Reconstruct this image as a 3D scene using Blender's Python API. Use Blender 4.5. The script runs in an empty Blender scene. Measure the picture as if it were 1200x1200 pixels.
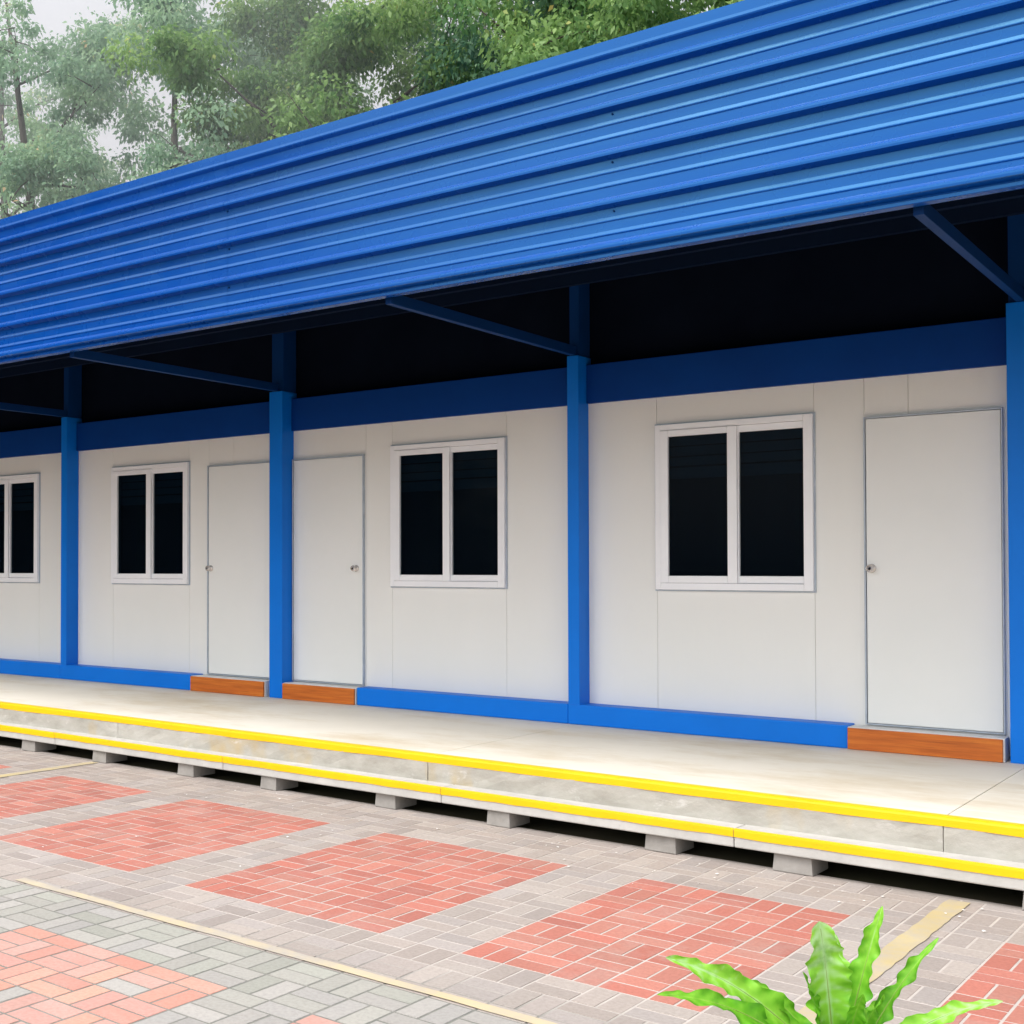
import bpy, math, random
import numpy as np
from mathutils import Vector, Matrix
R = math.radians
sc = bpy.context.scene
col = sc.collection
random.seed(7)

# ------------------------------------------------------------------ helpers
class MB:
    """collects shapes and links them as ONE mesh object"""
    def __init__(s): s.v = []; s.f = []
    def quad(s, a, b, c, d):
        n = len(s.v); s.v += [a, b, c, d]; s.f.append((n, n+1, n+2, n+3)); return s
    def box(s, x0, x1, y0, y1, z0, z1):
        n = len(s.v)
        s.v += [(x0,y0,z0),(x1,y0,z0),(x1,y1,z0),(x0,y1,z0),(x0,y0,z1),(x1,y0,z1),(x1,y1,z1),(x0,y1,z1)]
        for q in ((0,3,2,1),(4,5,6,7),(0,1,5,4),(1,2,6,5),(2,3,7,6),(3,0,4,7)):
            s.f.append(tuple(n+i for i in q))
        return s
    def prism(s, prof, x0, x1):
        """closed profile of (y,z) points, extruded along x"""
        n = len(s.v); k = len(prof)
        s.v += [(x0, y, z) for y, z in prof] + [(x1, y, z) for y, z in prof]
        for i in range(k):
            j = (i+1) % k
            s.f.append((n+i, n+j, n+k+j, n+k+i))
        s.f.append(tuple(range(n+k-1, n-1, -1))); s.f.append(tuple(range(n+k, n+2*k)))
        return s
    def sheet(s, prof, xs):
        """open profile of (y,z) points swept along x"""
        n = len(s.v); k = len(prof)
        for x in xs: s.v += [(x, y, z) for y, z in prof]
        for a in range(len(xs)-1):
            for i in range(k-1):
                s.f.append((n+a*k+i, n+(a+1)*k+i, n+(a+1)*k+i+1, n+a*k+i+1))
        return s
    def tube(s, pts, rad, seg=8):
        n = len(s.v)
        for i, p in enumerate(pts):
            p = Vector(p)
            d = (Vector(pts[min(i+1, len(pts)-1)]) - Vector(pts[max(i-1, 0)])).normalized()
            a = d.orthogonal().normalized(); b = d.cross(a)
            r = rad[i] if isinstance(rad, (list, tuple)) else rad
            for k in range(seg):
                t = 2*math.pi*k/seg
                q = p + a*math.cos(t)*r + b*math.sin(t)*r
                s.v.append(tuple(q))
        for i in range(len(pts)-1):
            for k in range(seg):
                s.f.append((n+i*seg+k, n+i*seg+(k+1) % seg, n+(i+1)*seg+(k+1) % seg, n+(i+1)*seg+k))
        s.f.append(tuple(n+k for k in range(seg-1, -1, -1)))
        s.f.append(tuple(n+(len(pts)-1)*seg+k for k in range(seg)))
        return s
    def lathe(s, cx, cz, prof, seg=16):
        """profile of (radius, y) turned about a y axis through (cx, cz)"""
        n = len(s.v)
        for r, y in prof:
            for k in range(seg):
                t = 2*math.pi*k/seg
                s.v.append((cx+r*math.cos(t), y, cz+r*math.sin(t)))
        for i in range(len(prof)-1):
            for k in range(seg):
                s.f.append((n+i*seg+k, n+i*seg+(k+1) % seg, n+(i+1)*seg+(k+1) % seg, n+(i+1)*seg+k))
        s.f.append(tuple(n+k for k in range(seg)))
        s.f.append(tuple(n+(len(prof)-1)*seg+k for k in range(seg-1, -1, -1)))
        return s
    def build(s, name, m, parent=None, bevel=0, smooth=False, keep=True):
        me = bpy.data.meshes.new(name)
        me.from_pydata([tuple(map(float, p)) for p in s.v], [], s.f)
        me.validate(); me.update()
        o = bpy.data.objects.new(name, me); col.objects.link(o)
        me.materials.append(m)
        if parent is not None:
            o.parent = parent
            if keep:                                   # mesh written in world coordinates
                w = Vector((0, 0, 0)); q = parent
                while q: w += q.location; q = q.parent
                o.location = -w
        if bevel:
            b = o.modifiers.new('bevel', 'BEVEL'); b.width = bevel; b.segments = 2; b.limit_method = 'ANGLE'
        if smooth:
            for p in me.polygons: p.use_smooth = True
        return o

def empty(name, loc, rz=0):
    o = bpy.data.objects.new(name, None); col.objects.link(o)
    o.location = loc; o.rotation_euler = (0, 0, rz); o.empty_display_size = .2
    return o
def tag(o, label=None, cat=None, group=None, kind=None):
    if label: o['label'] = label
    if cat: o['category'] = cat
    if group: o['group'] = group
    if kind: o['kind'] = kind
    return o
def copy_tree(o, parent=None):
    c = o.copy(); col.objects.link(c); c.parent = parent
    for ch in list(o.children): copy_tree(ch, c)
    return c

# ------------------------------------------------------------------ materials
class Mat:
    def __init__(s, name, rough=.6, spec=.4):
        s.m = bpy.data.materials.new(name); s.m.use_nodes = True
        s.nt = s.m.node_tree; s.N = s.nt.nodes; s.L = s.nt.links
        s.p = s.N['Principled BSDF']
        s.p.inputs['Roughness'].default_value = rough
        s.p.inputs['Specular IOR Level'].default_value = spec
        g = s.N.new('ShaderNodeNewGeometry'); s.pos = g.outputs['Position']
    def node(s, t, **k):
        n = s.N.new(t)
        for a, b in k.items(): setattr(n, a, b)
        return n
    def noise(s, scale, detail=4, rough=.6, stretch=None):
        n = s.node('ShaderNodeTexNoise'); n.inputs['Scale'].default_value = scale
        n.inputs['Detail'].default_value = detail; n.inputs['Roughness'].default_value = rough
        if stretch:
            mp = s.node('ShaderNodeMapping'); mp.inputs['Scale'].default_value = stretch
            s.L.new(s.pos, mp.inputs['Vector']); s.L.new(mp.outputs['Vector'], n.inputs['Vector'])
        else: s.L.new(s.pos, n.inputs['Vector'])
        return n.outputs['Fac']
    def ramp(s, fac, stops):
        r = s.node('ShaderNodeValToRGB'); e = r.color_ramp.elements
        while len(e) < len(stops): e.new(.5)
        for i, (p, c) in enumerate(stops):
            e[i].position = p; e[i].color = (*c, 1) if len(c) == 3 else c
        s.L.new(fac, r.inputs['Fac']); return r.outputs['Color']
    def mix(s, a, b, fac, mode='MIX'):
        n = s.node('ShaderNodeMix', data_type='RGBA', blend_type=mode)
        for sock, val in ((n.inputs['A'], a), (n.inputs['B'], b), (n.inputs['Factor'], fac)):
            if isinstance(val, (int, float)): sock.default_value = val
            elif isinstance(val, tuple): sock.default_value = (*val, 1)
            else: s.L.new(val, sock)
        return n.outputs['Result']
    def color(s, c):
        if isinstance(c, tuple): s.p.inputs['Base Color'].default_value = (*c, 1)
        else: s.L.new(c, s.p.inputs['Base Color'])
        return s
    def rough(s, r): s.L.new(r, s.p.inputs['Roughness']); return s
    def bump(s, h, strength=.3, dist=.01):
        b = s.node('ShaderNodeBump'); b.inputs['Strength'].default_value = strength
        b.inputs['Distance'].default_value = dist
        s.L.new(h, b.inputs['Height']); s.L.new(b.outputs['Normal'], s.p.inputs['Normal']); return s
    def math(s, op, a, b=0.0, clamp=False):
        n = s.node('ShaderNodeMath', operation=op, use_clamp=clamp)
        for sock, val in ((n.inputs[0], a), (n.inputs[1], b)):
            if isinstance(val, (int, float)): sock.default_value = val
            else: s.L.new(val, sock)
        return n.outputs[0]
    def z(s, axis='Z'):
        n = s.node('ShaderNodeSeparateXYZ'); s.L.new(s.pos, n.inputs[0]); return n.outputs[axis]

def mat_simple(name, c0, c1, scale=3, rough=.6, spec=.4, bump=.0, stretch=None, fine=40):
    M = Mat(name, rough, spec)
    n = M.noise(scale, 5, .6, stretch)
    M.color(M.ramp(n, [(.3, c0), (.7, c1)]))
    if bump: M.bump(M.noise(fine, 4), bump, .004)
    return M.m

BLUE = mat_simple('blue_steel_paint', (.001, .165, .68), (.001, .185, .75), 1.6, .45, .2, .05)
m = Mat('blue_ribbed_sheet', .3, .40)
m.p.inputs['IOR'].default_value = 1.7; m.p.inputs['Specular Tint'].default_value = (.30, .84, 1, 1)
c = m.ramp(m.noise(.9, 5, .6, (.35, 1, 1.0)), [(.3, (.000, .050, .300)), (.7, (.000, .064, .350))])
c = m.mix(c, (.03, .15, .33), m.math('MULTIPLY', m.ramp(m.noise(5, 6, .7, (.3, 1, 3)), [(.5, (0, 0, 0)), (.8, (1, 1, 1))]), .25))
m.color(c); m.rough(m.ramp(m.noise(3, 4), [(.3, (.21,)*3), (.7, (.33,)*3)])); m.bump(m.noise(1.6, 1, .4, (.3, 1, 1)), .12, .02)
SHEET = m.m
SOFFIT = mat_simple('shaded_soffit', (.003, .006, .015), (.005, .009, .020), 2, .9, .02)  # near-black colour carries the shade under canopy and porch
BEAMBLUE = mat_simple('shaded_header_blue', (.001, .042, .24), (.001, .050, .275), 2, .55, .12)  # post blue darkened, header shade put into the colour
DIMBLUE = mat_simple('shaded_beam_blue', (.002, .030, .13), (.002, .036, .15), 2, .55, .12)  # beam blue with under-canopy shade put into the colour
EXTBLUE = mat_simple('shaded_extension_blue', (.002, .034, .15), (.002, .040, .17), 2, .6, .1)  # shaded copy of the post blue, for the extensions above the beams
PURLIN = mat_simple('shaded_purlin', (.003, .010, .032), (.003, .013, .040), 2, .7, .1)  # purlin colour darkened to carry the canopy shade
m = Mat('white_panel', .42, .3)
c = m.ramp(m.noise(1.1, 5, .6, (1, 1, .35)), [(.3, (.81, .815, .79)), (.7, (.84, .84, .815))])
m.color(c); m.bump(m.noise(1, 3, .7, (70, 1, .5)), .22, .004)
PANEL = m.m
m = Mat('white_door', .4, .3)
m.color(m.ramp(m.noise(1.4, 4), [(.3, (.80, .815, .80)), (.7, (.83, .84, .825))])); DOOR = m.m
PVC = mat_simple('white_pvc', (.87, .88, .91), (.91, .92, .95), 3, .3, .4)
ALU = mat_simple('aluminium_trim', (.36, .42, .50), (.48, .54, .62), 8, .3, .6)
KNOB = Mat('polished_knob', .25, .8).color((.80, .74, .68)); KNOB.p.inputs['Metallic'].default_value = .55; KNOB = KNOB.m
RUBBER = mat_simple('dark_gasket', (.05, .06, .08), (.07, .08, .1), 5, .6, .2)
JOINTGREY = mat_simple('joint_grey', (.30, .30, .30), (.34, .34, .34), 5, .8, .1)
m = Mat('window_glass', .06, .06)
m.color((.004, .008, .014))
tb = m.node('ShaderNodeBsdfTransparent'); tb.inputs['Color'].default_value = (.45, .56, .62, 1)
mx = m.node('ShaderNodeMixShader'); mx.inputs[0].default_value = .62
m.L.new(m.p.outputs[0], mx.inputs[1]); m.L.new(tb.outputs[0], mx.inputs[2]); m.L.new(mx.outputs[0], m.N['Material Output'].inputs['Surface'])
GLASS = m.m
REFLBAR = mat_simple('reflection_band', (.12, .24, .34), (.20, .34, .46), 2.5, .7, .2, 0, (.6, 1, 6))  # colour of bars that imitate ribbed sheeting reflected in the glass
ROOMDARK = mat_simple('room_darkness', (.014, .030, .050), (.040, .060, .085), 3, .9, .1, 0, (4, 1, .5))  # colour stands in for the unlit room behind the glass

m = Mat('wood_board', .45, .35)
w = m.noise(4, 7, .65, (.55, 1, 11))
c = m.ramp(w, [(.25, (.36, .080, .010)), (.5, (.56, .140, .018)), (.75, (.67, .215, .030))])
c = m.mix(c, (.30, .07, .010), m.ramp(m.noise(14, 5, .7, (.25, 1, 7)), [(.58, (0, 0, 0)), (.7, (.6, .6, .6))]))
m.color(c); WOOD = m.m
WHITEPAINT = mat_simple('white_board_paint', (.70, .69, .66), (.80, .79, .77), 8, .6, .3)

m = Mat('porch_concrete', .75, .25)
n1 = m.noise(.9, 6, .62); n2 = m.noise(6, 6, .7)
c = m.ramp(n1, [(.25, (.66, .61, .52)), (.5, (.73, .68, .585)), (.75, (.78, .73, .635))])
c = m.mix(c, (.58, .48, .33), m.math('MULTIPLY', m.ramp(m.noise(1.7, 6, .7, (.45, 1, 1)), [(.48, (0, 0, 0)), (.72, (1, 1, 1))]), .85))
c = m.mix(c, (.58, .55, .49), m.ramp(n2, [(.62, (0, 0, 0)), (.8, (.35, .35, .35))]))
m.color(c); m.bump(m.noise(60, 5), .12, .004); FLOOR = m.m

m = Mat('riser_concrete', .85, .2)
n1 = m.noise(2.6, 6, .7, (1, 1, 2.2))
c = m.ramp(n1, [(.28, (.30, .285, .245)), (.5, (.40, .385, .34)), (.72, (.49, .475, .43))])
c = m.mix(c, (.46, .36, .20), m.math('MULTIPLY', m.ramp(m.noise(1.1, 4, .6, (1.3, 1, .8)), [(.55, (0, 0, 0)), (.66, (1, 1, 1))]), .75))
c = m.mix(c, (.62, .61, .58), m.ramp(m.noise(5, 6, .75, (1, 1, 1.8)), [(.6, (0, 0, 0)), (.70, (.55, .55, .55))]))
m.color(c); m.bump(m.noise(30, 6, .7), .35, .01); RISER = m.m

m = Mat('step_concrete', .8, .2)
c = m.ramp(m.noise(4, 6, .7), [(.25, (.42, .41, .385)), (.75, (.58, .565, .53))])
c = m.mix(c, (.30, .29, .28), m.ramp(m.noise(18, 6, .7), [(.62, (0, 0, 0)), (.75, (.4, .4, .4))]))
m.color(c); m.bump(m.noise(50, 5), .2, .005); STEPC = m.m
m = Mat('block_concrete', .9, .15)
c = m.ramp(m.noise(7, 6, .7), [(.25, (.25, .235, .215)), (.75, (.37, .35, .325))]); m.color(c); m.bump(m.noise(60, 5), .3, .006); BLOCKC = m.m
m = Mat('yellow_paint', .5, .35)
c = m.ramp(m.noise(3, 5), [(.3, (.84, .47, .000)), (.7, (.90, .53, .001))])
c = m.mix(c, (.50, .30, .02), m.ramp(m.noise(9, 7, .75, (1, 1, 3)), [(.60, (0, 0, 0)), (.72, (.6, .6, .6))]))
m.color(c); YELLOW = m.m

# pavers: colour of each brick from a colour attribute, weathering on top
m = Mat('paver_brick', .85, .2)
at = m.node('ShaderNodeAttribute'); at.attribute_name = 'brick'
c = m.mix(at.outputs['Color'], (.44, .40, .36), m.ramp(m.noise(2.3, 6, .7), [(.5, (0, 0, 0)), (.8, (.45, .45, .45))]))
c = m.mix(c, (.70, .70, .70), m.ramp(m.noise(55, 4, .7), [(.35, (.5, .5, .5)), (.6, (0, 0, 0))]), 'MULTIPLY')
m.color(c); m.bump(m.noise(90, 4, .7), .3, .004); PAVER = m.m
m = Mat('paver_joint', .95, .1)
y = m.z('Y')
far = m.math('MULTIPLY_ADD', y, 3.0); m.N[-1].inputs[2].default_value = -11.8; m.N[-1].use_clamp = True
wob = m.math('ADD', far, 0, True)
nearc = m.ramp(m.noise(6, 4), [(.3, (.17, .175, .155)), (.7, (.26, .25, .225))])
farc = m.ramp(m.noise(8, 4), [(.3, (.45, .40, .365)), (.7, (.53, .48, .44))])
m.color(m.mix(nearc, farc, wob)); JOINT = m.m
m = Mat('worn_line_paint', .8, .2)
c = m.ramp(m.noise(2.2, 4), [(.3, (.56, .45, .25)), (.7, (.58, .49, .33))])
c = m.mix(c, (.40, .365, .325), m.ramp(m.noise(1.9, 7, .72), [(.40, (.15, .15, .15)), (.62, (.95, .95, .95))]))
m.color(c); LINE = m.m
m = Mat('stall_line_paint', .85, .2)
c = m.ramp(m.noise(3, 5), [(.3, (.47, .37, .17)), (.7, (.53, .44, .25))])
c = m.mix(c, (.40, .36, .32), m.ramp(m.noise(5, 7, .75), [(.42, (.1, .1, .1)), (.68, (.85, .85, .85))]))
m.color(c); LINEY = m.m
GROUND = mat_simple('earth', (.07, .075, .04), (.16, .14, .10), .6, .95, .1, .3)
m = bpy.data.materials.new('glare_haze'); m.use_nodes = True; m.node_tree.nodes.clear()  # scatter volume imitating lens glare haze
vo = m.node_tree.nodes.new('ShaderNodeVolumeScatter'); vo.inputs['Density'].default_value = .020; vo.inputs['Color'].default_value = (.93, .99, 1, 1)
ou = m.node_tree.nodes.new('ShaderNodeOutputMaterial'); m.node_tree.links.new(vo.outputs[0], ou.inputs['Volume']); GLAREHAZE = m
BARK = mat_simple('bark', (.06, .05, .042), (.12, .10, .085), 3, .9, .1, .6, (1, 1, .2), 12)

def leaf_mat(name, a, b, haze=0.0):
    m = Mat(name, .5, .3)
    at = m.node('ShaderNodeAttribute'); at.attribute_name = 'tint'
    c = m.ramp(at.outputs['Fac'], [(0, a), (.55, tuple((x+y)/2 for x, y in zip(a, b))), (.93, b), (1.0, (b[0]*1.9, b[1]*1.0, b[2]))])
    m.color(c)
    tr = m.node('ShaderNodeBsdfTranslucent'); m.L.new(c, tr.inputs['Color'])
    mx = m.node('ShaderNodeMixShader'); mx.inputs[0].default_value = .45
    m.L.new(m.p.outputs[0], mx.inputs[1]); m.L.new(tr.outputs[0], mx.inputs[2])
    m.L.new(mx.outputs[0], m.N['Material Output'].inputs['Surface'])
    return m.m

# ------------------------------------------------------------------ ground and paving
# yard axes are turned a little against the facade
TH = R(-1.45); PX, PY = -2.831, 4.435
ct, st = math.cos(TH), math.sin(TH)
def Y2W(x, y):                                   # yard (x along, y deep) -> world
    return PX + x*ct - y*st, PY + x*st + y*ct

b = MB(); b.quad((-400, -400, -.03), (400, -400, -.03), (400, 400, -.03), (-400, 400, -.03))
tag(b.build('ground', GROUND), kind='structure')

C = .2098                                          # one basket-weave cell
period = [('r', 5), ('g', 2), ('r', 6), ('g', 2), ('r', 6), ('g', 2), ('r', 5), ('g', 3)]
seq = []
for k, n in period: seq += [k]*n                  # 31 cells, mirrored so that index 0 is the red square right of centre
def colkind(i):                                   # i = cell index from the left edge of red square "2" (five wide)
    # to the right: 5 red,3 grey,5 red...; to the left: 2 grey, 6 red, 2 grey, 6 red, 2 grey, 5 red, 3 grey
    j = i % 31
    if j < 5: return 'r'
    if j < 8: return 'g'
    if j < 13: return 'r'
    if j < 15: return 'g'
    if j < 21: return 'r'
    if j < 23: return 'g'
    if j < 29: return 'r'
    return 'g'
# bricks: (x0,x1,y0,y1,colour)
bv, bf, bc = [], [], []
rnd = random.Random(3)
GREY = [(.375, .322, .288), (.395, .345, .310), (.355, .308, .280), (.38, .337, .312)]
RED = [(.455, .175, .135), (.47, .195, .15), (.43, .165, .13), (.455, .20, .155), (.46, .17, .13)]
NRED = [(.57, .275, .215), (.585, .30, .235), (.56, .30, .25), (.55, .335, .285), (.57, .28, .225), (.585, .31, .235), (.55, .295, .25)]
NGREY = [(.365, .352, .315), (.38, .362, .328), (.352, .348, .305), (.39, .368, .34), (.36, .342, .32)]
def brick(x0, x1, y0, y1, c):
    g = .0045; e = .0015
    x0 += g; x1 -= g; y0 += g; y1 -= g
    n = len(bv); h = rnd.uniform(-.0008, .0008)
    for (a, bb, z) in ((0, 0, -.006), (e, e, h)):
        for (x, y) in ((x0+a, y0+a), (x1-a, y0+a), (x1-a, y1-a), (x0+a, y1-a)):
            wx, wy = Y2W(x, y); bv.append((wx, wy, z))
    bf.append((n+4, n+5, n+6, n+7))
    for k in range(4): bf.append((n+k, n+(k+1) % 4, n+4+(k+1) % 4, n+4+k))
    f = rnd.uniform(.90, 1.10)
    bc.extend([(c[0]*f, c[1]*f, c[2]*f, 1)]*20)
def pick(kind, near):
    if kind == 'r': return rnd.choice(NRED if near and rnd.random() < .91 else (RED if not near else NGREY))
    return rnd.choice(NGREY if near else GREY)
def cell(x, y, flip, kind, near):
    if flip:
        brick(x, x+C/2, y, y+C, pick(kind, near)); brick(x+C/2, x+C, y, y+C, pick(kind, near))
    else:
        brick(x, x+C, y, y+C/2, pick(kind, near)); brick(x, x+C, y+C/2, y+C, pick(kind, near))
for i in range(-80, 46):
    x = i*C
    for j in range(-2, 17):                        # far zone; red squares are eight cells deep
        if j*C > 2.30: continue                        # pavers left out under the planks; dark ground deepens the gap's shade
        kind = 'r' if (0 <= j < 8 and colkind(i) == 'r') else 'g'
        cell(x, j*C, (i + j) % 2 == 0 if True else 0, kind, False)
    brick(x, x+C, -2.5*C, -2*C, rnd.choice(GREY))   # row that carries the long painted line
    for j in range(-2, 0):                         # two grey rows before the near squares
        cell(x, (j-2.5)*C, (i+j) % 2 == 0, 'g', True)
    k = colkind(i)
    brick(x, x+C, -5.0*C, -4.5*C, rnd.choice(NRED[:3]) if k == 'r' else rnd.choice(NGREY))
    for j in range(0, 14):
        y = -5.0*C - (j+1)*C
        if y < -4.6: continue
        kk = 'r' if (k == 'r' and j < 8) else 'g'
        cell(x, y, (i+j) % 2 == 1, kk, True)
me = bpy.data.meshes.new('paving')
me.from_pydata(bv, [], bf); me.update()
ca = me.color_attributes.new('brick', 'FLOAT_COLOR', 'CORNER')
ca.data.foreach_set('color', np.array(bc, dtype=np.float32).ravel())
me.materials.append(PAVER)
tag(bpy.data.objects.new('paving', me), kind='structure'); col.objects.link(bpy.data.objects['paving'])
jb = MB()
a0, a1, y0, y1 = -80*C, 46*C, -4.7, 2.36
jb.quad((*Y2W(a0, y0), -.0016), (*Y2W(a1, y0), -.0016), (*Y2W(a1, y1), -.0016), (*Y2W(a0, y1), -.0016))
tag(jb.build('paving_joint_sand', JOINT), kind='structure')

def strip(name, x0, x1, y0, y1, mat, z=.004, n=40):
    s = MB(); L = (x1-x0) > (y1-y0)
    k0 = len(s.v)
    for i in range(n+1):
        t = i/n
        j1, j2 = rnd.uniform(-.004, .004), rnd.uniform(-.004, .004)
        if L: p, q = (x0+(x1-x0)*t, y0+j1), (x0+(x1-x0)*t, y1+j2)
        else: p, q = (x1+j1, y0+(y1-y0)*t), (x0+j2, y0+(y1-y0)*t)
        s.v += [(*Y2W(*p), z), (*Y2W(*q), z)]
    for i in range(n): s.f.append((2*i, 2*i+2, 2*i+3, 2*i+1))
    return tag(s.build(name, mat), kind='structure')
yl = -2.5*C
for a, bb in ((-13.5, -9.4), (-8.6, -5.2), (-2.40, 3.6)):   # worn long line, bare in between
    strip('road_marking', a, bb, yl+.014, yl+.072, LINE)
for xc in (6.5*C, 6.5*C-31*C, 6.5*C+31*C):
    strip('road_marking', xc-.05, xc+.05, -.42, 2.26, LINEY)

# fallen petals and grit on the pavers near the step
s = MB()
for _ in range(75):
    x = rnd.uniform(-4.2, 1.6); y = 2.2 - abs(rnd.gauss(0, .45)) if rnd.random() < .8 else rnd.uniform(0, 2.3)
    wx, wy = Y2W(x, y); r = rnd.uniform(.004, .010); a = rnd.uniform(0, 6)
    n = len(s.v)
    for k in range(5):
        t = a + k*2*math.pi/5; rr = r*rnd.uniform(.6, 1.2)
        s.v.append((wx+rr*math.cos(t), wy+rr*math.sin(t), .006+rnd.uniform(0, .004)))
    s.f.append(tuple(n+k for k in range(5)))
tag(s.build('petal_litter', WHITEPAINT), label='tiny pale petals and grit scattered on the pavers by the step', cat='litter', kind='stuff')

# ------------------------------------------------------------------ porch
FZ = .37                                           # porch floor height
def edgeY(x, off=0.0):                             # porch front edge, turned with the yard
    return 6.83 + off + (x+1.5)*math.tan(TH)
porch = tag(empty('porch', (-7, 8, 0)), 'long raised pale concrete porch with a yellow painted front edge', 'porch')
js = [-17.6, -14.08, -10.93, -7.78, -4.63, -1.497, 1.64, 4.2]
for a, bb in zip(js[:-1], js[1:]):
    s = MB(); g = .004
    def pt(x, y, z, ): return (x + (9.0 - y)*(-.0255)*0, y, z)
    # floor sheet
    sk = .026                                       # joints follow the yard direction
    x0t, x1t = a + g*.5, bb - g*.5
    def P(x, y, z): return (x - (9.0-y)*sk*.3, y, z)
    n = len(s.v)
    fl = [P(x0t, edgeY(x0t), FZ), P(x1t, edgeY(x1t), FZ), P(x1t, 9.16, FZ), P(x0t, 9.16, FZ)]
    lo = [(p[0], p[1], .185) for p in fl]
    s.v += fl + lo
    s.f += [(n, n+1, n+2, n+3), (n+1, n, n+4, n+5), (n+2, n+1, n+5, n+6), (n, n+3, n+7, n+4)]
    o = s.build('slab', FLOOR, porch, bevel=.004)
    # rough cast riser face in front of the slab
    s = MB(); N = 26
    for i in range(N+1):
        x = x0t + (x1t-x0t)*i/N; x -= (9.0-edgeY(x))*sk*.3
        for z in (.180, .22, .27, FZ-.046):
            s.v.append((x, edgeY(x, -.012) - rnd.uniform(0, .006), z))
    for i in range(N):
        for k in range(3): s.f.append((i*4+k, (i+1)*4+k, (i+1)*4+k+1, i*4+k+1))
    s.build('riser', RISER, porch)
    MB().box(a, bb-.001, 8.2, 9.12, -.02, .184).build('footing', SOFFIT, porch)  # near-black colour adds shade to the void under the porch
# yellow painted edge
s = MB(); prof = [(.05, .003), (.004, .0035), (-.014, -.002), (-.0175, -.012), (-.0175, -.047), (-.010, -.050)]
xs = [-17.6 + i*.35 for i in range(63)]
k = len(prof)
for x in xs:
    j = rnd.uniform(-.0045, .0035)
    for q, (dy, dz) in enumerate(prof):
        s.v.append((x, edgeY(x, dy), FZ + dz + (j if q >= 4 else 0)))
for i in range(len(xs)-1):
    for q in range(k-1): s.f.append((i*k+q, i*k+q+1, (i+1)*k+q+1, (i+1)*k+q))
s.build('yellow_edge', YELLOW, porch, smooth=False)

# step planks on blocks
SZ = .197; TK = .10
def make_plank(name, x0, x1, label):
    xm = (x0+x1)/2; L = x1-x0-.0025
    e = tag(empty(name, (xm, edgeY(xm, -.165), 0), math.atan(math.tan(TH))), label, 'step', 'concrete step planks along the porch')
    s = MB(); s.box(-L/2, L/2, 0, .31, SZ-TK, SZ); s.build('tread', STEPC, e, bevel=.007, keep=False)
    s = MB(); N = 14; pr = [(.012, .003), (-.003, .001), (-.0045, -.010), (-.0045, -.043), (.001, -.045)]
    for i in range(N+1):
        x = -L/2 + L*i/N; j = rnd.uniform(-.003, .003)
        for q, (dy, dz) in enumerate(pr): s.v.append((x, dy, SZ+dz+(j if q >= 3 else 0)))
    for i in range(N):
        for q in range(4): s.f.append((i*5+q, i*5+q+1, (i+1)*5+q+1, (i+1)*5+q))
    s.build('yellow_edge', YELLOW, e, keep=False)
    return e
pj = [-15.95, -12.05, -8.45, -6.42, -4.44, -2.52, -.55, 1.45]
pl = ['yellow edged step plank reaching out of view past the second farthest porch bay', 'yellow edged concrete step plank in front of the farthest blue post and window',
      'yellow edged concrete step plank facing the window of the two facing doors bay', 'yellow edged concrete step plank in front of the two neighbouring doors',
      'yellow edged concrete step plank facing the window next to the middle thin post', 'yellow edged concrete step plank facing the large nearest window',
      'yellow edged concrete step plank in front of the nearest door behind the fern']
pl = ['farthest yellow edged concrete step plank, running out at the photo edge',
      'yellow edged step plank second from the far end of the row of planks',
      'yellow edged step plank third from the far end, lower than the two neighbouring doors',
      'yellow edged step plank at the middle of the row, level with the middle window',
      'yellow edged step plank below the middle thin blue post, between two plank joints',
      'yellow edged step plank directly behind the fern, below the nearest door',
      'nearest yellow edged step plank, beyond the nearest door']
for i in range(2, len(pj)-1):
    make_plank('step_plank', pj[i], pj[i+1], pl[i])
make_plank('step_plank', pj[1], pj[2], pl[1])

bx = [(-8.94, .19), (-7.965, .17), (-6.94, .18), (-6.05, .16), (-5.0, .175), (-4.105, .17), (-3.05, .19), (-2.32, .21), (-1.15, .20), (-.25, .19), (.75, .19), (-9.9, .19), (-10.9, .19), (-11.8, .19)]
order = sorted(range(len(bx)), key=lambda i: bx[i][0])
s = MB(); n = 0
w, d, h = .5, .24, SZ-TK-.002
s.v += [(-w, 0, 0), (w, 0, 0), (w, d, 0), (-w, d, 0), (-w*.93, .006, h), (w*.93, .006, h), (w*.93, d, h), (-w*.93, d, h)]
for q in ((0, 3, 2, 1), (4, 5, 6, 7), (0, 1, 5, 4), (1, 2, 6, 5), (2, 3, 7, 6), (3, 0, 4, 7)): s.f.append(q)
blk = None
visible = [i for i in order if -9.3 < bx[i][0] < -.9]
words = ['farthest grey block in view, under the step plank', 'grey block under the step plank where the far yellow stall line ends',
         'third grey block from the far end under the step plank', 'fourth grey block from the far end under the step plank',
         'fifth grey block from the far end, below the two doors', 'grey block in the middle of the row under the step plank',
         'third nearest whole grey block under the step plank', 'second nearest whole grey block under the step plank, above the fern',
         'nearest grey block, cut off by the photo edge beside the yellow stall line']
for r_, i in enumerate(order):
    x, wd = bx[i]
    if blk is None: o = s.build('concrete_block', BLOCKC, bevel=.006); blk = o
    else: o = blk.copy(); col.objects.link(o)
    o.location = (x + wd/2, edgeY(x+wd/2, -.145) + rnd.uniform(-.008, .012), .001)
    o.scale = (wd, 1, 1); o.rotation_euler = (0, 0, TH + R(rnd.uniform(-2, 2)))
    lab = words[visible.index(i)] if i in visible else 'grey block under the step plank beyond the frame'
    tag(o, lab, 'block', 'concrete blocks under the step planks')

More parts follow.
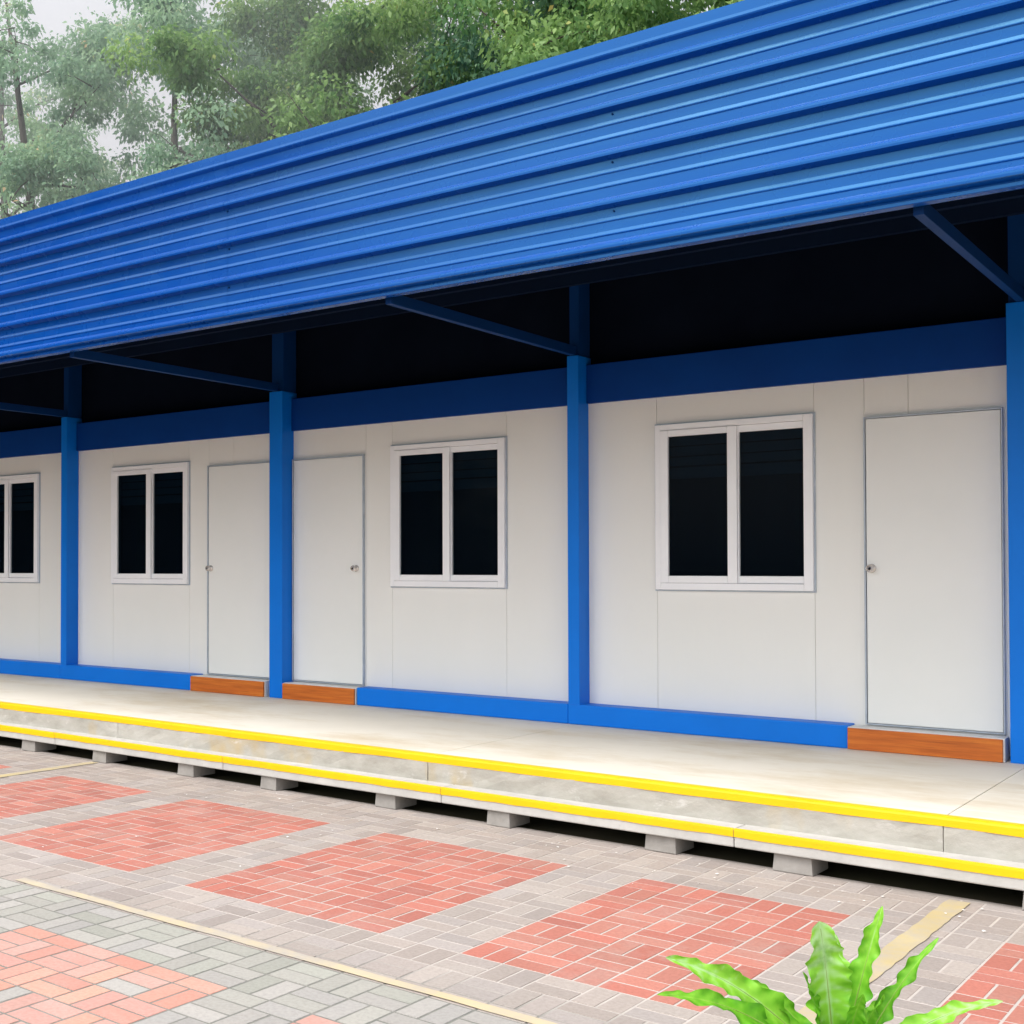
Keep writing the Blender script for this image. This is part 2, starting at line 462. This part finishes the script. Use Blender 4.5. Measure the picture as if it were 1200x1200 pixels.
# ------------------------------------------------------------------ building
WY = 9.15; PF = 8.98                                # wall face, post face
HB, HT = 2.935, 3.245                               # header bottom / top
bl = tag(empty('prefab_building', (-6.2, 11.5, 0)), 'long white panel cabin row with blue frame and deep blue ribbed canopy', 'building')
posts = [(-14.16, .16), (-11.0, .10), (-7.88, .163), (-4.708, .10), (-1.602, .163), (1.50, .10)]
for x, w in posts:
    MB().box(x, x+w, PF, WY+.05, FZ, 3.31).build('post', BLUE, bl, bevel=.005)
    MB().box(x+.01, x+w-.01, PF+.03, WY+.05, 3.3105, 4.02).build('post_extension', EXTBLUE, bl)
# bays: (wall x0, x1, window x0, door x0, kind)
bays = [(-14.0, -11.0, -12.77, -13.98, 'L'), (-10.9, -7.88, -10.31, -8.85, 'R'), (-7.717, -4.708, -6.545, -7.712, 'L'),
        (-4.608, -1.602, -4.03, -2.51, 'R'), (-1.439, 1.50, -.27, -1.434, 'L')]
WW, WZ0, WZ1 = 1.18, 1.447, 2.715
DW, DZ0, DZ1 = .857, .53, 2.66
for bi, (x0, x1, wx, dx, side) in enumerate(bays):
    # --- wall of sandwich panels with fine joints, cut round the window
    xs = sorted({x0, x1, wx, wx+WW, dx if side == 'R' else dx+DW+.012, (wx+WW+x1)/2 if (x1-wx-WW) > .9 else x0})
    s = MB()
    for a, bb in zip(xs[:-1], xs[1:]):
        if bb - a < .02: continue
        g = .0011
        if abs(a-wx) < .01:
            s.box(a+g, bb-g, WY, WY+.05, FZ+.02, WZ0+.03); s.box(a+g, bb-g, WY, WY+.05, WZ1-.03, HB+.02)
        else: s.box(a+g, bb-g, WY, WY+.05, FZ+.02, HB+.02)
    s.build('wall', PANEL, bl, bevel=.0015)
    MB().box(x0, x1, WY+.03, WY+.045, FZ+.03, WZ0+.02).build('joint_backing', JOINTGREY, bl)
    # --- header and plinth
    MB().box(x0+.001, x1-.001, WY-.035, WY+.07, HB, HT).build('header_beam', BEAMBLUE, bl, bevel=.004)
    if side == 'R': p0, p1 = x0-.1, dx-.075
    else: p0, p1 = dx+DW+.035, x1-.001
    if bi in (0, 4): p0, p1 = x0+.001, x1-.001
    s = MB(); s.box(p0, p1, PF-.006, WY-.002, FZ+.001, DZ0)
    s.build('plinth', BLUE, bl, bevel=.008)
    # --- window: frame > sash, pane
    s = MB(); fo, fi = WY-.038, WY+.045; t = .045
    for q in ((wx, wx+t, WZ0, WZ1), (wx+WW-t-.02, wx+WW, WZ0, WZ1), (wx+t, wx+WW-t-.02, WZ0, WZ0+.05), (wx+t, wx+WW-t-.02, WZ1-.045, WZ1)):
        s.box(q[0], q[1], fo, fi, q[2], q[3])
    win = s.build('window', PVC, bl, bevel=.004)
    s = MB(); e = .011
    for q in ((wx-e, wx, WZ0-e, WZ1+e), (wx+WW, wx+WW+e, WZ0-e, WZ1+e), (wx, wx+WW, WZ1, WZ1+e), (wx, wx+WW, WZ0-e, WZ0)):
        s.box(q[0], q[1], WY-.012, WY+.004, q[2], q[3])
    s.build('trim', ALU, win)
    gz0, gz1 = 1.553, 2.620
    gl = ((wx+.108, wx+.567, -.030, -.0075, .062, .072), (wx+.648, wx+1.112, -.008, .016, .074, .02))
    for (ga, gb, ya, yb, sl, sr) in gl:
        s = MB()
        s.box(ga-sl, ga, WY+ya-.016, WY+yb, WZ0+.052, WZ1-.047); s.box(gb, gb+sr, WY+ya-.016, WY+yb, WZ0+.052, WZ1-.047)
        s.box(ga, gb, WY+ya-.016, WY+yb, WZ0+.052, gz0); s.box(ga, gb, WY+ya-.016, WY+yb, gz1, WZ1-.047)
        sa = s.build('sash', PVC, win, bevel=.004)
        s = MB().box(ga-.004, gb+.004, WY+ya+.006, WY+ya+.012, gz0-.004, gz1+.004)
        s.build('pane', GLASS, win)
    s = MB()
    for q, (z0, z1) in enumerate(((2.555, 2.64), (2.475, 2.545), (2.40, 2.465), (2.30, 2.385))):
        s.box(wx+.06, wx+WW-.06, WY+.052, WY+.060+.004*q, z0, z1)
    s.build('reflection_bars', REFLBAR, win)  # added bars behind the panes, drawn as reflected rib lines
    MB().box(wx+.03, wx+WW-.03, WY+.085, WY+.10, WZ0+.03, WZ1-.03).build('dark_backing', ROOMDARK, win)  # added dark sheet in place of the room's darkness
    # --- door leaf > trim, knob
    s = MB().box(dx+.014, dx+DW-.014, WY-.020, WY-.001, DZ0+.012, DZ1-.014)
    dr = s.build('door', DOOR, bl, bevel=.003)
    s = MB(); t = .010
    s.box(dx, dx+t, WY-.030, WY-.0005, DZ0, DZ1); s.box(dx+DW-t, dx+DW, WY-.030, WY-.0005, DZ0, DZ1)
    s.box(dx+t, dx+DW-t, WY-.030, WY-.0005, DZ1-t, DZ1); s.box(dx+t, dx+DW-t, WY-.030, WY-.0005, DZ0, DZ0+.008)
    s.build('trim', ALU, dr, bevel=.002)
    kx = dx+.048 if side == 'R' else dx+DW-.085
    s = MB().lathe(kx, 1.61, [(.030, WY-.020), (.031, WY-.026), (.020, WY-.030), (.013, WY-.036), (.013, WY-.050), (.024, WY-.058), (.028, WY-.070), (.024, WY-.080), (.012, WY-.085)])
    s.build('knob', KNOB, dr, smooth=True)
# far end blank bay so that the row does not stop in the open
MB().box(-17.2, -14.16, WY, WY+.05, FZ+.02, HT).build('wall', PANEL, bl)
MB().box(-17.3, -17.2, PF, WY+.05, FZ, 3.31).build('post', BLUE, bl, bevel=.005)
# back and end walls of the cabin row, floor to roof
MB().box(-17.2, -17.12, WY+.05, 14.4, FZ, 4.0).build('wall', PANEL, bl)
MB().box(1.52, 1.6, WY+.05, 14.4, FZ, 4.0).build('wall', PANEL, bl)
MB().box(-17.2, 1.6, 14.4, 14.48, 0, 3.9).build('wall', PANEL, bl)
MB().box(-17.2, 1.6, WY+.06, 14.4, 0, FZ).build('foundation', RISER, bl)
# infill above the header and soffit, coloured dark for shade; main roof
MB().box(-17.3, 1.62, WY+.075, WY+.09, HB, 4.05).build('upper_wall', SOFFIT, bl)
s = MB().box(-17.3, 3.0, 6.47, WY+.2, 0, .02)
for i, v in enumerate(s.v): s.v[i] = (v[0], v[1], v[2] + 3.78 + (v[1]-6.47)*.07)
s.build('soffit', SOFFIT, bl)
for i in range(5):                                    # purlins that ride on the canopy beams
    y = 6.62 + i*.56
    MB().box(-17.3, 3.0, y, y+.05, 3.78+(y-6.47)*.07-.10, 3.78+(y-6.47)*.07-.002).build('purlin', PURLIN, bl)
for x, w in posts:
    xc = x+w/2
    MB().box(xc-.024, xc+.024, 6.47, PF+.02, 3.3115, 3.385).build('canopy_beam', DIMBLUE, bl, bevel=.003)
    MB().box(xc-.03, xc+.03, 6.472, 6.53, 3.3855, 3.78).build('hanger', SOFFIT, bl)
# ribbed fascia sheet: profile runs up the face, swept along the row
FY = 6.40
pr = [(FY+.06, 3.349), (FY-.006, 3.347), (FY-.009, 3.350), (FY-.009, 3.366), (FY-.001, 3.370)]
def rib(z, d=.047, a=.015, c=.022, u=.024):
    return [(FY, z), (FY-d*.86, z+a*.8), (FY-d, z+a), (FY-d-.001, z+a+c*.5), (FY-d, z+a+c), (FY-d*.82, z+a+c+u*.2), (FY-d*.1, z+a+c+u), (FY, z+a+c+u+.004)]
def bead(z): return [(FY, z), (FY-.0038, z+.004), (FY-.0046, z+.008), (FY-.0040, z+.012), (FY, z+.028)]
pr += rib(3.377, .044, .013, .022, .024)
for z, kind in ((3.468, 'b'), (3.544, 'b'), (3.618, 'r'), (3.739, 'b'), (3.814, 'b'), (3.891, 'r'), (4.008, 'b'), (4.084, 'b'), (4.159, 'r'), (4.269, 'b'), (4.339, 'r')):
    pr += rib(z) if kind == 'r' else bead(z)
pr += [(FY-.004, 4.46), (FY-.024, 4.476), (FY-.026, 4.484), (FY-.024, 4.50), (FY-.0245, 4.556), (FY-.012, 4.561), (FY+.35, 4.59)]
joins = [-17.3, -14.7, -11.85, -8.95, -6.05, -3.12, -.2, 3.0]
for a, bb in zip(joins[:-1], joins[1:]):
    off = .0016 if joins.index(a) % 2 else 0
    n = 8
    s = MB(); s.sheet([(y-off, z) for y, z in pr], [a-(.04 if off else 0)+(bb-a+(.08 if off else 0))*i/n for i in range(n+1)])
    nf = len(s.f)
    for xx in (a+.05,):
        for z in (3.60, 3.875, 4.145):
            s.lathe(xx+rnd.uniform(-.01, .01), z, [(.0055, FY-.002), (.0055, FY-.009), (.003, FY-.011)], 8)
    o = s.build('fascia_sheet', SHEET, bl); o.data.materials.append(DIMBLUE)
    for p in o.data.polygons[nf:]: p.material_index = 1
s = MB().box(-17.3, 3.0, FY+.03, FY+.065, 3.352, 4.54); s.build('fascia_frame', SOFFIT, bl)
s = MB(); s.sheet([(FY+.30, 4.588), (14.9, 3.95)], [-17.4, -10, -5, 3.05]); s.build('roof', SHEET, bl)

# wooden steps under the doors
st0 = None
for x0, x1, lab in ((-2.585, -1.632, 'orange brown wooden step below the nearest white door, beside the photo edge post'),
                    (-7.695, -6.828, 'reddish wooden step under the door with its knob nearest the middle window'),
                    (-8.925, -7.925, 'reddish wooden step under the door beyond the wide middle post')):
    e = tag(empty('wooden_step', ((x0+x1)/2, PF-.02, FZ+.001)), lab, 'step', 'wooden steps under the doors')
    L = (x1-x0)/2
    MB().box(-L, L, .012, .165, 0, .150).build('core', WHITEPAINT, e, bevel=.003, keep=False)
    MB().box(-L+.004, L-.008, -.008, .0119, .001, .146).build('wooden_face', WOOD, e, bevel=.003, keep=False)

# ------------------------------------------------------------------ trees
def leaves_mesh(name, P, D, tint, size, rng):
    """P leaf bases, D leaf directions, one kite-shaped blade each"""
    n = len(P)
    side = np.cross(D, rng.normal(size=(n, 3))); side /= np.linalg.norm(side, axis=1)[:, None] + 1e-9
    L = size*rng.uniform(.6, 1.35, n)[:, None]; W = L*.27
    V = np.empty((n, 4, 3))
    V[:, 0] = P; V[:, 1] = P + D*L*.45 + side*W; V[:, 2] = P + D*L; V[:, 3] = P + D*L*.45 - side*W
    V[:, 2, 2] -= (L*.18)[:, 0]
    me = bpy.data.meshes.new(name)
    me.vertices.add(n*4); me.vertices.foreach_set('co', V.ravel().astype(np.float32))
    me.loops.add(n*4); me.loops.foreach_set('vertex_index', np.arange(n*4, dtype=np.int32))
    me.polygons.add(n); me.polygons.foreach_set('loop_start', np.arange(0, n*4, 4, dtype=np.int32))
    me.update()
    a = me.attributes.new('tint', 'FLOAT', 'FACE'); a.data.foreach_set('value', np.clip(tint, 0, 1).astype(np.float32))
    return me

def tree(x, y, h, spread, nclump, per, mat, label, seed, size=.17, lean=(0, 0), rad=1.0, lo=.35):
    rng = np.random.default_rng(seed); rd = random.Random(seed)
    t = tag(empty('broadleaf_tree', (x, y, -.03)), label, 'tree', 'trees behind the cabin row')
    s = MB(); r0 = h*.014
    top = Vector((lean[0], lean[1], h*.86))
    def along(k): return Vector((top.x*k + .25*math.sin(k*5+seed), top.y*k + .2*math.cos(k*4+seed), top.z*k))
    s.tube([along(k/9) for k in range(10)], [r0*(1-.88*k/9) for k in range(10)], 9)
    tips = []
    nl = 13
    for i in range(nl):
        k = lo*.75 + (.95-lo*.75)*i/nl
        b0 = along(k); az = i*2.4 + rd.uniform(-.5, .5)
        ln = spread*(1.05 - .55*abs(k-.55)/.45)*rd.uniform(.75, 1.1)
        up = rd.uniform(.35, .9)
        b2 = b0 + Vector((math.cos(az)*ln, math.sin(az)*ln, ln*up*.75))
        b1 = b0.lerp(b2, .5) + Vector((0, 0, ln*.08))
        rr = r0*(1-.85*k)*.55
        s.tube([b0, b1, b2], [rr, rr*.6, rr*.15], 6)
        for q in range(5):
            f = rd.uniform(.4, 1.0); c0 = b0.lerp(b2, f) + Vector((0, 0, ln*.05))
            d = Vector((rd.gauss(0, 1), rd.gauss(0, 1), rd.gauss(.3, .6))).normalized()*ln*rd.uniform(.25, .5)
            s.tube([c0, c0+d*.5+Vector((0, 0, .1)), c0+d], [rr*.35, rr*.22, rr*.06], 5)
            tips += [c0+d, c0+d*.55]
        tips.append(b2)
    tips.append(top)
    s.build('trunk', BARK, t, keep=False, smooth=True)
    Ps, Ds, Ts = [], [], []
    for i in range(nclump):
        c = np.array(tips[i % len(tips)]) + rng.normal(0, spread*.10, 3)
        n = int(per*rng.uniform(.5, 1.4)); r = spread*rad*rng.uniform(.11, .22)
        q = rng.normal(size=(n, 3)); q /= np.linalg.norm(q, axis=1)[:, None]
        q *= (rng.uniform(0, 1, n)**.5)[:, None]*r; q[:, 2] *= .7
        P = c + q
        D = q/r*.7 + rng.normal(0, .55, (n, 3)) + np.array([0, 0, -.55]); D /= np.linalg.norm(D, axis=1)[:, None]
        Ps.append(P); Ds.append(D)
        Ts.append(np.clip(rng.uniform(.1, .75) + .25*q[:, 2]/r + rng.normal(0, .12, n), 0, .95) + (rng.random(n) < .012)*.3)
    P = np.concatenate(Ps); D = np.concatenate(Ds); T = np.concatenate(Ts)
    me = leaves_mesh('crown', P, D, T, size, rng); me.materials.append(mat)
    o = bpy.data.objects.new('crown', me); col.objects.link(o); o.parent = t
    return t
LF1 = leaf_mat('leaf_hazy', (.20, .36, .24), (.48, .66, .40))  # haze over the left trees is put into these paler greens
LF2 = leaf_mat('leaf_mid', (.10, .23, .08), (.38, .56, .18))
LF3 = leaf_mat('leaf_dark', (.055, .14, .09), (.18, .34, .17))
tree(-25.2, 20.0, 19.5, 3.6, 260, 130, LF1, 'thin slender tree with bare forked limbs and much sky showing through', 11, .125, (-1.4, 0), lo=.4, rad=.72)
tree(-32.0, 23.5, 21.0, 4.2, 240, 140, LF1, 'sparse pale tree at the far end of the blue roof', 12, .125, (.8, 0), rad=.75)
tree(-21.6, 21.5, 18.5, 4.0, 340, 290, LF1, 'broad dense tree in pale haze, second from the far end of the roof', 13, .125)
tree(-17.0, 22.0, 18.0, 3.7, 330, 300, LF2, 'bright yellowish green leafy tree above the middle of the roof', 14, .125)
tree(-13.0, 24.0, 19.0, 3.7, 270, 280, LF3, 'dark bluish green tree beside the bright green one', 15, .125)
tree(-10.5, 21.5, 17.5, 3.4, 240, 280, LF2, 'mid green tree with small sky gaps near the high end of the roof line', 16, .125)
tree(-6.4, 21.0, 16.5, 3.2, 210, 270, LF2, 'small patch of tree crown where the roof line leaves the photo top', 17, .125)
tree(-18.0, 30.0, 21.0, 4.2, 200, 260, LF3, 'shadowy tree standing farther back, seen between the front crowns', 18, .125)
tag(MB().box(-62, -13.5, 15.2, 52, -.02, 34).build('glare_haze', GLAREHAZE), kind='structure')  # added box, lens glare haze over the left-hand trees

# unseen wood added behind camera left for the far ribbed sheet to mirror
rng = np.random.default_rng(5)
n = 26000; t = rng.uniform(0, 1, n)
ax = -44 + 22*t; ay = 6 - 20*t
hz = rng.uniform(0, 1, n)
P = np.stack([ax + rng.normal(0, 1.6, n), ay + rng.normal(0, 1.6, n), .5 + hz*(12 + 2.5*np.sin(t*19) + 1.5*np.sin(t*47))], 1)
D = rng.normal(0, 1, (n, 3)); D /= np.linalg.norm(D, axis=1)[:, None]
me = leaves_mesh('unseen_woodland', P, D, rng.uniform(0, .9, n), .75, rng); me.materials.append(LF3)
wd = bpy.data.objects.new('unseen_woodland', me); col.objects.link(wd)
tag(wd, label='dark unseen wood added across the yard for the far blue sheets to mirror', cat='unseen_woodland', kind='stuff')

# ------------------------------------------------------------------ fern
m = Mat('fern_frond', .5, .3)
at = m.node('ShaderNodeAttribute'); at.attribute_name = 'tint'
c = m.ramp(at.outputs['Fac'], [(0, (.045, .20, .010)), (.40, (.13, .42, .015)), (.75, (.27, .60, .05)), (1, (.46, .72, .34))])
c = m.mix(c, (.05, .20, .015), m.ramp(m.noise(14, 4, .6), [(.52, (0, 0, 0)), (.75, (.55, .55, .55))]))
m.color(c)
tr = m.node('ShaderNodeBsdfTranslucent'); m.L.new(c, tr.inputs['Color'])
mx = m.node('ShaderNodeMixShader'); mx.inputs[0].default_value = .3
m.L.new(m.p.outputs[0], mx.inputs[1]); m.L.new(tr.outputs[0], mx.inputs[2]); m.L.new(mx.outputs[0], m.N['Material Output'].inputs['Surface'])
FERN = m.m
RIB = mat_simple('fern_midrib', (.22, .34, .06), (.30, .42, .10), 10, .5, .3)
fb = Vector((-1.17, 3.95, 0))
fern = tag(empty('nest_fern', fb), 'bright green fern with broad wavy fronds in the foreground of the paving', 'plant')
RV = Vector((.767, .641, 0)); FV = Vector((-.641, .767, 0)); UZ = Vector((0, 0, 1))
def frond(lat, up, dep, width, face, wav, seed, base_t=.5, arch=.35, pale=0.0, blunt=.65):
    rd = random.Random(seed)
    tip = RV*lat + UZ*up + FV*dep
    p0 = Vector((rd.uniform(-.02, .02), rd.uniform(-.02, .02), .02))
    mid = Vector((tip.x*.42, tip.y*.42, tip.z*(.5+arch*.5) + .02))
    n, k = 40, 6
    s = MB(); tints = []
    pts = []; jag = [(rd.uniform(-.24, .10), rd.uniform(-.24, .10)) for _ in range(n+1)]
    for i in range(n+1):
        t = i/n
        p = p0*(1-t)**2 + mid*2*t*(1-t) + tip*t*t
        d = ((mid-p0)*2*(1-t) + (tip-mid)*2*t).normalized()
        f = face - d*face.dot(d)
        f = f.normalized() if f.length > 1e-4 else UZ
        side = d.cross(f).normalized(); pts.append((p, d, f, side))
    for i, (p, d, f, side) in enumerate(pts):
        t = i/n
        w = width*(.16 + .84*math.sin(math.pi*min(1, t*.62+.0)**1.0)**1.2) if t < .8 else None
        w = width*max(0, math.sin(math.pi*(t**.75)))**blunt*(.35+.65*min(1, t*1.9)) + .002
        for j in range(-k, k+1):
            q = j/k
            ph = 26*t + (1.3 if j < 0 else 0) + seed
            edge = 1 + (.13*math.sin(ph*1.9) + .10*math.sin(ph*3.7+1) + jag[i][j > 0])*abs(q)**4
            pos = p + side*(q*w*.5*edge) + f*(abs(q)**1.6*w*.16 + wav*w*(math.sin(ph)*.26 + math.sin(ph*2.3+2)*.13)*q*q)
            s.v.append(tuple(pos))
    K = 2*k+1
    for i in range(n+1):
        for j in range(K):
            t = i/n; q = abs(j/k-1)
            tints.append(min(1, max(0, .22 + pale + .40*t + .17*math.sin(i*1.9+q*4.0)*(.25+q) + rd.uniform(-.05, .05) + .22*(q < .1) - .18*q*q)))
    for i in range(n):
        for j in range(K-1): s.f.append((i*K+j, i*K+j+1, (i+1)*K+j+1, (i+1)*K+j))
    o = s.build('frond', FERN, fern, keep=False, smooth=True)
    a = o.data.attributes.new('tint', 'FLOAT', 'POINT'); a.data.foreach_set('value', tints)
    so = o.modifiers.new('s', 'SUBSURF'); so.levels = so.render_levels = 1
    s = MB(); s.tube([tuple(p + f*.001 + (-f)*0) for p, d, f, sd in pts[:-1:2]], [.0045*(1-.8*i/13) for i in range(len(pts[:-1:2]))], 6)
    s.build('midrib', RIB, o, keep=False)
    return o
CAMD = -FV
frond(-.565, .335, -.05, .085, UZ*.8+CAMD*.5, .7, 1, arch=.8)
frond(-.50, .405, .08, .100, UZ*.6+CAMD*.8, .8, 2, arch=.6, pale=.25)
frond(-.065, .545, -.02, .135, CAMD+UZ*.1, .5, 3, arch=.1, pale=.36, blunt=.38)
frond(.145, .580, .02, .085, CAMD*.6-RV*.8, .9, 4, arch=.1, pale=.1)
frond(.33, .475, .05, .060, CAMD*.35-RV*.7+UZ*.3, 1.2, 5, arch=.15, pale=.0)
frond(.47, .315, -.05, .075, UZ*.9+CAMD*.4, .5, 6, arch=.6, pale=.3)
frond(.05, .46, .14, .10, CAMD+RV*.2, .6, 7, arch=.2, pale=.3)
frond(-.125, .40, -.04, .05, CAMD*.5+RV*.8, .9, 8, arch=.1)
frond(.02, .36, -.12, .07, CAMD+UZ*.2, .8, 9, arch=.3)
frond(-.30, .22, -.30, .10, UZ+CAMD*.3, .6, 10, arch=.8)
frond(.28, .20, -.36, .10, UZ+CAMD*.3, .6, 12, arch=.8)
frond(-.13, .16, .40, .09, UZ+CAMD*.3, .6, 13, arch=.7, pale=.2)
frond(.26, .16, .34, .09, UZ, .6, 14, arch=.7)
frond(.11, .34, -.06, .055, CAMD*.7+RV*.5, 1.0, 21, arch=.15)
frond(-.24, .33, .10, .06, CAMD*.6+UZ*.6, 1.0, 22, arch=.5, pale=.1)
frond(.24, .27, .16, .065, CAMD*.5+UZ*.6, .9, 23, arch=.5, pale=.2)
frond(.0, .24, -.45, .10, UZ, .6, 15, arch=.8)

# ------------------------------------------------------------------ light, sky, camera
SUN_EL, SUN_AZ = R(60), R(205)                       # azimuth clockwise from +Y: behind the camera
w = bpy.data.worlds.new('World'); sc.world = w; w.use_nodes = True
nt = w.node_tree; bg = nt.nodes['Background']
sky = nt.nodes.new('ShaderNodeTexSky'); sky.sky_type = 'NISHITA'; sky.sun_disc = False
sky.sun_elevation = SUN_EL; sky.sun_rotation = SUN_AZ
sky.air_density = 1.0; sky.dust_density = 4.0; sky.ozone_density = 1.0
hs = nt.nodes.new('ShaderNodeHueSaturation'); hs.inputs['Saturation'].default_value = .22; hs.inputs['Value'].default_value = 2.5
nt.links.new(sky.outputs[0], hs.inputs['Color']); nt.links.new(hs.outputs[0], bg.inputs['Color'])
bg.inputs['Strength'].default_value = .14
sl = bpy.data.lights.new('sun', 'SUN'); sl.energy = .75; sl.angle = R(35); sl.color = (1, .965, .91)
so = bpy.data.objects.new('sun', sl); col.objects.link(so)
dvec = Vector((math.sin(SUN_AZ)*math.cos(SUN_EL), math.cos(SUN_AZ)*math.cos(SUN_EL), math.sin(SUN_EL)))
so.rotation_euler = dvec.to_track_quat('Z', 'Y').to_euler(); so.location = (0, -5, 12)

cam = bpy.data.cameras.new('camera'); co = bpy.data.objects.new('camera', cam); col.objects.link(co)
co.location = (0, 0, 1.61); co.rotation_euler = (R(90+1.0255), 0, R(39.907))
cam.sensor_width = 36; cam.lens = 1452.5/1200*36; cam.shift_x = 250/1200; cam.shift_y = 40/1200
cam.clip_end = 2000; cam.clip_start = .05
sc.camera = co
sc.view_settings.view_transform = 'Standard'; sc.view_settings.look = 'None'
sc.view_settings.exposure = 0; sc.view_settings.gamma = 1
